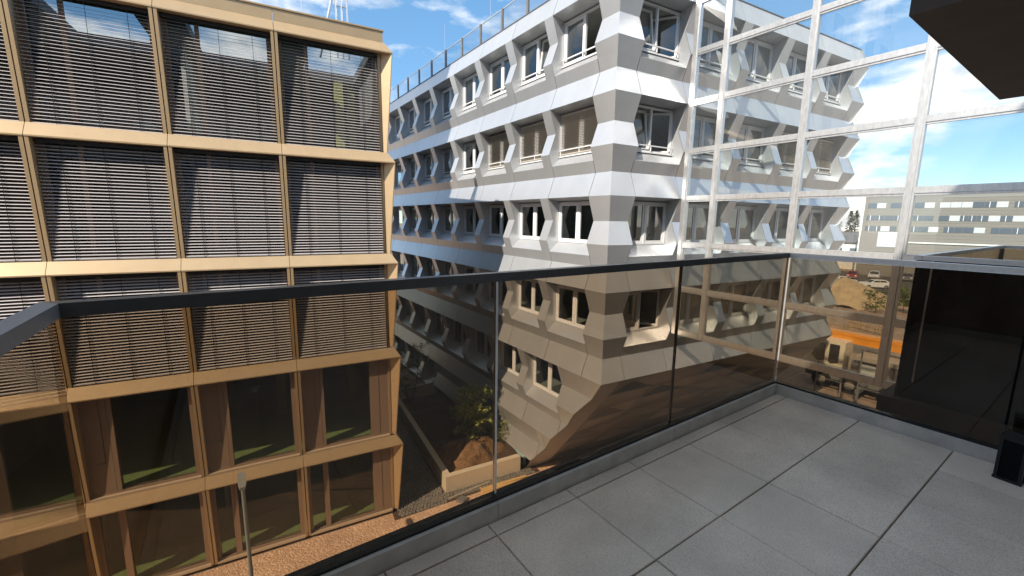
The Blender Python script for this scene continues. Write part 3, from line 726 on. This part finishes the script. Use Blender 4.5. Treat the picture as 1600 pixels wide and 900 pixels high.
# ------------------------------------------------------------------ street lamp
la = thing('street_lamp', 'grey street lamp with a flat head before the gold house', 'street lamp', (-.03, 11.42, 0))
part('pole', MB().tube((.02, 0, 0), (0, 0, 4.38), .055, .042, 12), 'lamp', la)
hd = MB(); hp = [(-.055, -.10, 0), (.055, -.10, 0), (.09, .12, 0), (.09, .5, 0), (.05, .62, 0), (-.05, .62, 0), (-.09, .5, 0), (-.09, .12, 0)]
hd.prism([(x, y, 4.36+y*.04) for x, y, z in hp], (0, 0, .075))
part('lamp_head', hd, 'lamp', la)

# ------------------------------------------------------------------ courtyard: planter, soil, trees, cobbles, planks
pl = thing('planter_wall', 'low cream concrete planter wall in the yard', 'planter', (6.67, 14.19, 0), AB)
part('front_wall', MB().box(.0, 1.30, 0, .24, 0, .72).box(1.306, 3.42, 0, .24, 0, .72), 'stone', pl)
for i in range(5): part('side_wall', MB().box(.0, .24, .245+i*1.75, .245+i*1.75+1.744, 0, .72), 'stone', pl)
sb = MB(); n = 16
for i in range(n):
    for j in range(n):
        def P_(a_, b_):
            x, y = .2+a_*3.5/n, .2+b_*8.6/n; return (x, y, .42+.05*math.sin(x*3+y*2)+.04*math.sin(y*5))
        sb.poly([P_(i, j), P_(i+1, j), P_(i+1, j+1), P_(i, j+1)])
part('soil_bed', sb, 'soil', pl)
def mound(name, label, cx, cy, z, rx, ry, h, m, seed, res=40, rz=0, rough=.1):
    rnd = random.Random(seed); ph = [rnd.uniform(0, 6.28) for _ in range(12)]
    mb = MB(); grid = {}
    for i in range(res+1):
        for j in range(res+1):
            x, y = -1+2*i/res, -1+2*j/res; r = math.hypot(x, y)
            e = 1+.12*math.sin(3*math.atan2(y, x)+ph[0])+.07*math.sin(7*math.atan2(y, x)+ph[1])
            q = max(0, 1-r/e); b = q**.85*(1.12-.12*q)
            nz_ = sum(math.sin(x*fq*1.3+ph[a_])*math.sin(y*fq+ph[a_+1])/fq for a_, fq in enumerate((4, 7, 12, 19, 31, 47)))*rough*2
            grid[i, j] = (x*rx, y*ry, z+h*(b+(nz_+rnd.uniform(-.04, .04)*rough*4)*min(1, q*4))-.03)
    for i in range(res):
        for j in range(res): mb.poly([grid[i, j], grid[i+1, j], grid[i+1, j+1], grid[i, j+1]])
    o = smooth(part(name, mb, m, None, (cx, cy, 0), rz)); return tag(o, label, 'mound')
mound('soil_mound', 'brown heap of loose soil behind the cream planter wall', 8.5, 15.62, .38, 1.7, 1.12, 1.02, 'mound', 3, rough=.2)
bw = MB().box(0, 3.2, 0, .2, 0, .75); tag(part('low_wall', bw, 'stone', None, (8.0, 23.6, 0), AB+R(6)), 'short low concrete wall at the back of the shaded yard', 'wall')
for i in range(3):
    o = part('timber_plank', MB().box(0, 2.12, 0, .165, 0, .045), 'wood', None, (7.83+.06*i, 13.40-.17+.18*i, .012), R(-7+random.uniform(-2, 2)))
    tag(o, 'yellow timber plank lying on the gravel before the planter', 'plank', 'planks before the planter')
tag(part('timber_plank', MB().box(0, 1.9, 0, .07, 0, .07), 'deck', None, (6.6, 13.75, .012), R(2)), 'thin grey timber batten on the gravel by the planter corner', 'plank')
st = MB()
for i in range(9):
    a_ = i*.7; st.prism([(math.cos(t)*.2*(1+.3*math.sin(5*t+a_)), math.sin(t)*.16, 0) for t in [6.283*q/7 for q in range(7)]], (.02, .01, .12)) if i == 0 else None
tag(part('rubble_stone', st, 'ggrey', None, (7.0, 13.45, .0)), 'dark lump of rubble on the gravel near the planter corner', 'stone')
cb = MB(); cr_ = random.Random(5)
def cobbles(x0, x1, y0, y1, s, fn=None):
    y = y0; r = 0
    while y < y1:
        x = x0+(r % 2)*s/2
        while x < x1:
            p = EX*x+NY*y
            if fn is None or fn(x, y):
                w_ = s*.43; h = .055+cr_.uniform(0, .018)
                j = lambda: cr_.uniform(-.012, .012)
                lo = [p+EX*(a_*w_+j())+NY*(b_*w_+j()) for a_, b_ in ((-1, -1), (1, -1), (1, 1), (-1, 1))]
                hi = [v*1 for v in lo]; c_ = p
                hi = [Vector((c_.x+(v.x-c_.x)*.78, c_.y+(v.y-c_.y)*.78, h+cr_.uniform(-.006, .006))) for v in lo]
                for q in range(4): t = (q+1) % 4; cb.poly((lo[q], lo[t], hi[t], hi[q]))
                cb.poly(hi)
            x += s*cr_.uniform(.95, 1.06)
        y += s*.97; r += 1
pa = Vector((6.67, 14.19, 0)).dot(EX); pn_ = Vector((6.67, 14.19, 0)).dot(NY)
cobbles(3.25, pa-.05, pn_-.62, pn_+9.5, .135, lambda x, y: y > pn_-.55+.3*(pa-x)*0-(x-3.25)*.02)
cobbles(pa-.05, pa+3.9, pn_-.34, pn_-.03, .15)
cy = part('cobbled_yard', cb, 'cobble'); tag(cy, 'grey cobbles between the gold house and the planter', kind='stuff')
g = MB().poly([EX*a_+NY*b_+Vector((0, 0, .008)) for a_, b_ in ((3.0, pn_-.6), (pa+4.2, pn_-.4), (pa+4.2, pn_+10), (3.0, pn_+10))]); tag(part('yard_bed', g, 'soil'), 'dark bedding sand between the cobbles', kind='structure')
def tree(name, label, x, y, z, h, cw, n, lm, seed, stems=3, leaf=.055, crown0=.35, group=None, tr=.03, flat=1.0):
    rnd = random.Random(seed); t = thing(name, label, 'tree', (x, y, z), group=group)
    tk = MB(); tips = []
    for s in range(stems):
        a_ = rnd.uniform(0, 6.28); p = Vector((math.cos(a_)*.05*(stems > 1), math.sin(a_)*.05*(stems > 1), -.05)); d = Vector((math.cos(a_)*.28*(stems > 1), math.sin(a_)*.28*(stems > 1), 1)).normalized()
        seg = 6; r = tr*rnd.uniform(.8, 1.1)
        for q in range(seg):
            nd = (d+Vector((rnd.uniform(-.22, .22), rnd.uniform(-.22, .22), .15))).normalized(); e = p+nd*h*.92/seg
            tk.tube(p, e, r, r*.8, 6); r *= .8; p = e; d = nd
            if p.z > h*crown0*.8:
                for b in range(4):
                    an = rnd.uniform(0, 6.28); bl = cw*rnd.uniform(.35, .95)*(1-.55*max(0, (p.z/h-.6)))
                    be = p+Vector((math.cos(an)*bl, math.sin(an)*bl, bl*rnd.uniform(.05, .6)*flat)); tk.tube(p, be, r*.45, r*.15, 5)
                    for w_ in (.35, .55, .75, 1.0): tips.append(p.lerp(be, w_))
        tips.append(p)
    part('trunk', tk, 'bark', t)
    cb_ = MB()
    for i in range(n):
        c_ = rnd.choice(tips)+Vector((rnd.gauss(0, .09), rnd.gauss(0, .09), rnd.gauss(0, .08)))*cw
        s = leaf*rnd.uniform(.6, 1.3); a_ = Vector((rnd.gauss(0, 1), rnd.gauss(0, 1), rnd.gauss(0, .6))).normalized(); b = a_.orthogonal().normalized(); b.rotate(Matrix.Rotation(rnd.uniform(0, 6.28), 3, a_))
        m_ = a_*s; k_ = b*s*.36
        cb_.poly([c_-m_, c_+k_-m_*.1, c_+m_, c_-k_-m_*.1])
    part('crown', cb_, lm, t); return t
tree('garden_tree', 'leafy young multi-stemmed tree in the planter, half in sun', 8.95, 16.25, .42, 2.85, 1.0, 4200, 'leaf', 11, 5, .085, .3)
tree('garden_tree', 'shaded slender tree beside the gold house at the end of the planter', 8.25, 22.2, .42, 3.6, .75, 1800, 'leaf', 12, 3, .07, .3)
tree('garden_tree', 'low dark shrub at the foot of the white house', 10.0, 15.6, .40, 1.3, .4, 700, 'leaf', 13, 4, .05, .3)

# ------------------------------------------------------------------ beyond the glass screen
mound('sand_mound', 'big tan sand heap on the building site', 73.5, 22.6, 0, 6.2, 6.2, 3.5, 'sand', 9, 44, rough=.07)
tree('site_tree', 'sparse young tree on the building site before the sand heap', 66.7, 17.1, 0, 3.0, 1.5, 330, 'leaf2', 21, 1, .2, .3, tr=.05, flat=.4)
tree('site_tree', 'bushy young tree on the building site behind the neighbouring balcony', 70.3, 15.2, 0, 3.4, 1.3, 700, 'leaf2', 22, 1, .24, .2, tr=.06)
def car(name, label, x, y, rz, paint, group='cars parked before the office block', suv=0):
    t = thing(name, label, 'car', (x, y, .012), rz, group); L = 4.3; wd = .88; h = 1.48+suv
    pm = mat('paint_'+name, paint, .3, .1, coat=.5)
    lower = [(-2.15, .30), (-2.12, .72), (-1.95, .92), (-.95, 1.0), (1.55, 1.02), (2.02, .98), (2.15, .75), (2.15, .34), (1.85, .24), (-1.9, .24)]
    b = MB(); 
    for s in (1,):
        A_ = [(x_, -wd, z_) for x_, z_ in lower]; B_ = [(x_, wd, z_) for x_, z_ in lower]; b.poly(A_); b.poly(B_[::-1])
        for i in range(len(lower)): j = (i+1) % len(lower); b.poly((A_[j], A_[i], B_[i], B_[j]))
    c0, c1 = [(-1.05, .985), (1.75, 1.0), (1.35, h-.03), (.4, h), (-.35, h-.04)], .68
    lo = c0
    Aw = [(x_, -wd+.03 if z_ < 1.1 else -c1, z_) for x_, z_ in lo]; Bw = [(x_, -q, z_) for (x_, q, z_) in Aw]
    b.poly(Aw); b.poly(Bw[::-1])
    for i in range(len(lo)): j = (i+1) % len(lo); b.poly((Aw[j], Aw[i], Bw[i], Bw[j]))
    part('body', b, [pm], t)
    gl = MB()
    for s in (-1, 1):
        for q in ([(-.82, 1.05), (.30, 1.06), (.30, h-.1), (-.32, h-.11)], [(.38, 1.06), (1.45, 1.07), (1.22, h-.11), (.38, h-.1)]):
            gl.poly([(x_, s*((wd-.03)+(c1-wd+.03)*(z_-.985)/(h-.985)+.008), z_) for x_, z_ in q])
    gl.poly([(-1.03, -.72, 1.03), (-1.03, .72, 1.03), (-.45, .6, h-.1), (-.45, -.6, h-.1)]); gl.poly([(1.76, -.68, 1.06), (1.76, .68, 1.06), (1.46, .58, h-.12), (1.46, -.58, h-.12)])
    part('windows', gl, 'carglass', t)
    for wx in (-1.32, 1.3):
        for s in (-1, 1):
            w_ = part('wheel', MB().tube((wx, s*.70, .31), (wx, s*.90, .31), .31, n=16), 'rubber', t); part('rim', MB().tube((wx, s*.895, .31), (wx, s*.908, .31), .2, n=12), 'rim', w_)
    for s in (-1, 1):
        part('headlight', MB().box(-2.14, -2.0, s*.6-.17, s*.6+.17, .66, .82), 'head', t); part('tail_light', MB().box(2.04, 2.158, s*.64-.14, s*.64+.14, .74, .92), 'tail', t)
    part('bumper', MB().box(-2.19, -2.1, -.8, .8, .3, .5), 'ggrey', t)
    return t
car('white_car', 'white hatchback parked along the site verge', 94.3, 24.8, R(-48), (.78, .78, .76))
car('white_car', 'white car half hidden behind the sand heap', 94.6, 29.6, R(150), (.75, .75, .73))
car('red_car', 'red car parked at the far side of the car park', 107, 31.9, R(12), (.30, .02, .03), suv=.08)
car('grey_car', 'silver car parked beside the red car', 111, 29.5, R(12), (.5, .52, .55), suv=.1)
car('blue_car', 'dark car parked at the office block beyond the silver car', 113, 24.8, R(12), (.10, .11, .13))
# mobile crane
cr = thing('mobile_crane', 'mobile crane with orange boom and cream cab on the site', 'crane', (34.2, 6.2, .01), R(0))
part('chassis', MB().box(-1.1, 1.1, -5.2, 5.6, .62, 1.15).box(-1.25, 1.25, -4.8, 3.2, 1.15, 1.35), 'ggrey', cr)
for wy in (-3.8, -2.3, 1.0, 3.0, 4.6):
    for s in (-1, 1):
        w_ = part('wheel', MB().tube((s*.85, wy, .55), (s*1.22, wy, .55), .55, n=18), 'rubber', cr); part('rim', MB().tube((s*1.2, wy, .55), (s*1.235, wy, .55), .28, n=12), 'deck', w_)
cabp = [(3.45, 1.2), (5.35, 1.2), (5.55, 2.0), (5.2, 3.15), (4.9, 3.3), (3.45, 3.3)]
part('cab', MB().prism([(-1.35, y, z) for y, z in cabp], (1.45, 0, 0)), 'cream', cr)
cw = MB()
for q in ([(3.72, 1.9), (4.15, 1.75), (4.28, 1.9), (4.28, 3.1), (3.72, 3.1)], [(4.5, 1.9), (4.9, 1.8), (5.28, 2.05), (5.05, 3.0), (4.5, 3.1)]): cw.prism([(-1.362, y, z) for y, z in q], (.008, 0, 0))
cw.prism([(-1.2, 5.40, 2.0), (-.1, 5.40, 2.0), (-.1, 5.12, 3.1), (-1.2, 5.12, 3.1)], (0, .16, .03))
part('cab_windows', cw, 'carglass', cr)
part('boom', MB().box(-.1, .7, -8.0, 5.3, 3.15, 3.74).box(-.13, .73, -2.0, 4.4, 3.1, 3.16).box(-.14, -.1, -7.9, 5.2, 3.55, 3.6), 'orange', cr)
for y in (.8, -1.6, -4.0): part('boom_clamp', MB().box(-.16, .76, y, y+.18, 3.0, 3.1), 'whitep', cr)
part('engine_deck', MB().box(-1.3, .9, -4.6, 2.9, 2.42, 2.62).box(-1.34, -1.3, -4.6, 2.9, 2.38, 2.66), 'deck', cr)
part('engine_box', MB().box(-1.2, .8, -4.6, .9, 1.36, 2.41).box(-1.1, .8, 1.0, 3.1, 1.36, 2.2), 'ggrey', cr)
part('notice_panel', MB().box(-1.26, -1.21, 1.3, 2.6, 1.45, 2.15), 'whitep', cr); part('toolbox', MB().box(-1.23, -1.19, -.9, -.25, 2.05, 2.25), 'orange', cr)
for y in (3.2, 1.1, -1.0): part('stanchion', MB().box(-1.32, -1.24, y, y+.1, 1.3, 2.5), 'ggrey', cr)
for s in (-1, 1): part('outrigger', MB().bar((s*1.1, 2.2, .8), (s*2.6, 2.2, .75), .22, .25).tube((s*2.55, 2.2, 0), (s*2.55, 2.2, .8), .09), 'ggrey', cr)
# site fence, fence pile, bollard
sf = thing('site_fence', 'thin dark steel site fence in front of the crane', 'fence', (31.6, 8.2, 0))
for y in (-3.2, .2, 1.05, 2.4): part('fence_post', MB().tube((0, y, 0), (0, y, 3.5 if abs(y-.2) < .1 else 2.1), .045, n=8), 'ggrey', sf)
for z in (1.05, 2.0): part('fence_rail', MB().tube((0, -3.2, z), (0, 2.4, z), .025, n=6), 'ggrey', sf)
for q in range(2):
    tf = thing('timber_fence', 'bundle of stacked timber slats on the site, upright' if q else 'long low row of timber slats on the building site', 'timber', (52+q*2.2, 17.2-q*3.0, 0), R(96-q*30))
    for i in range(15): part('slat', MB().box(-2.2+i*.3, -2.2+i*.3+.13, 0, .06, 0, .85+.1*math.sin(i*2.1)), 'oldwood', tf)
    part('cross_bar', MB().box(-2.3, 2.3, .062, .12, .6, .72).box(-2.3, 2.3, .062, .12, .2, .32), 'oldwood', tf)
pt = thing('plank_stack', 'flat dark stack of boards on the ground behind the crane', 'stack', (46, 12.2, 0), R(20))
for i in range(4): part('board', MB().box(-1.6, 1.6, -.9+i*.02, .9, i*.16+.01, i*.16+.14), 'ggrey', pt)
tag(part('bollard', MB().tube((0, 0, 0), (0, 0, 1.0), .06, .06, 12).tube((0, 0, 1.0), (0, 0, 1.04), .06, .03, 12), 'polish', None, (31.6, 9.25, 0)), 'polished steel bollard on the ground beyond the glass screen', 'bollard')
# far grey office block
fb = thing('office_block', 'long grey corrugated office block with strip windows behind the car park', 'building', (117, 34.5, 0), R(99.4-90))
# local: y runs along the facade (negative to the right), x inward
HT = EYE+6.6
part('wall', MB().box(0, 14, -120, 0, 0, HT), 'farwall', fb)
for i in range(int(HT/.62)): part('seam', MB().box(-.03, -.002, -120, 0, i*.62+.3, i*.62+.34), 'farwall', fb)
part('roof_edge', MB().box(-.1, 14.1, -120.1, .1, HT, HT+.35), 'roofd', fb)
rw = random.Random(4)
wf = MB().box(-.06, -.004, 0, 1, 0, 1).mesh('window', 'farwin'); ff = MB().box(-.09, -.004, 0, .1, 0, 1).mesh('mullion', 'frame'); gp = MB().box(-.07, -.004, 0, 1, 0, 1).mesh('window', 'gpanel')
for z in (EYE+3.6, EYE+1.0, EYE-1.25):
    y = -.5
    while y > -34:
        w_ = rw.choice((1.5, 1.5, 1.5, 1.1)); light = rw.random() < .22
        o = link('window', gp if light else wf, fb, (0, y-w_, z)); o.scale = (1, w_-.06, 1.05)
        if rw.random() < .5:
            m_ = link('mullion', ff, fb, (0, y-w_/2, z)); m_.scale = (1, 1, 1.05)
        y -= w_+(0 if rw.random() < .85 else .7)
part('light_panel', MB().box(-.1, -.004, -6.2, -2.9, EYE-4.6, EYE-1.4), 'gpanel', fb)
part('drain_pipe', MB().box(-.14, -.02, .05, .3, 0, HT), 'whitep', fb)
part('cornice', MB().box(-.2, -.01, -60, -6.4, EYE-3.6, EYE-3.35), 'whitep', fb)
# low houses and conifers at the left of the block
hs_ = thing('low_house', 'low cream hall with dark roof between the houses and the office block', 'building', (128, 44, 0), R(9))
part('wall', MB().box(0, 10, -7, 7, 0, 6.6), 'plaster', hs_); part('roof', MB().prism([(-.6, -7.5, 6.6), (10.6, -7.5, 6.6), (5, -7.5, 9.0)], (0, 15, 0)), 'roofd', hs_)
for i in range(4): part('window', MB().box(-.05, -.004, -6+i*3.2, -4.3+i*3.2, 3.6, 5.2), 'farwin', hs_)
part('door', MB().box(-.05, -.004, 1.8, 3.0, 0, 2.4), 'roofd', hs_)
for i in range(7):
    rnd = random.Random(40+i); x, y = 190+rnd.uniform(-12, 12), 62+i*-2.6+rnd.uniform(-1.2, 1.2); h = rnd.uniform(15, 20.5)
    t = thing('conifer', 'dark far conifer behind the low hall', 'tree', (x, y, 0), group='far conifers')
    part('trunk', MB().tube((0, 0, 0), (0, 0, h*.95), .28, .05, 7), 'bark', t)
    cb_ = MB()
    for q in range(420):
        f_ = rnd.random()**.8; zz = h*(.12+.88*f_); rr = 2.5*(1-f_)**.8*rnd.uniform(.3, 1)+.1; an = rnd.uniform(0, 6.28)
        c_ = Vector((math.cos(an)*rr, math.sin(an)*rr, zz)); o_ = Vector((math.cos(an), math.sin(an), -.35))*rnd.uniform(.5, 1.0); s_ = Vector((-math.sin(an), math.cos(an), .1))*.35
        cb_.poly([c_-s_, c_+o_, c_+s_, c_-o_*.3])
    part('crown', cb_, 'conif', t)
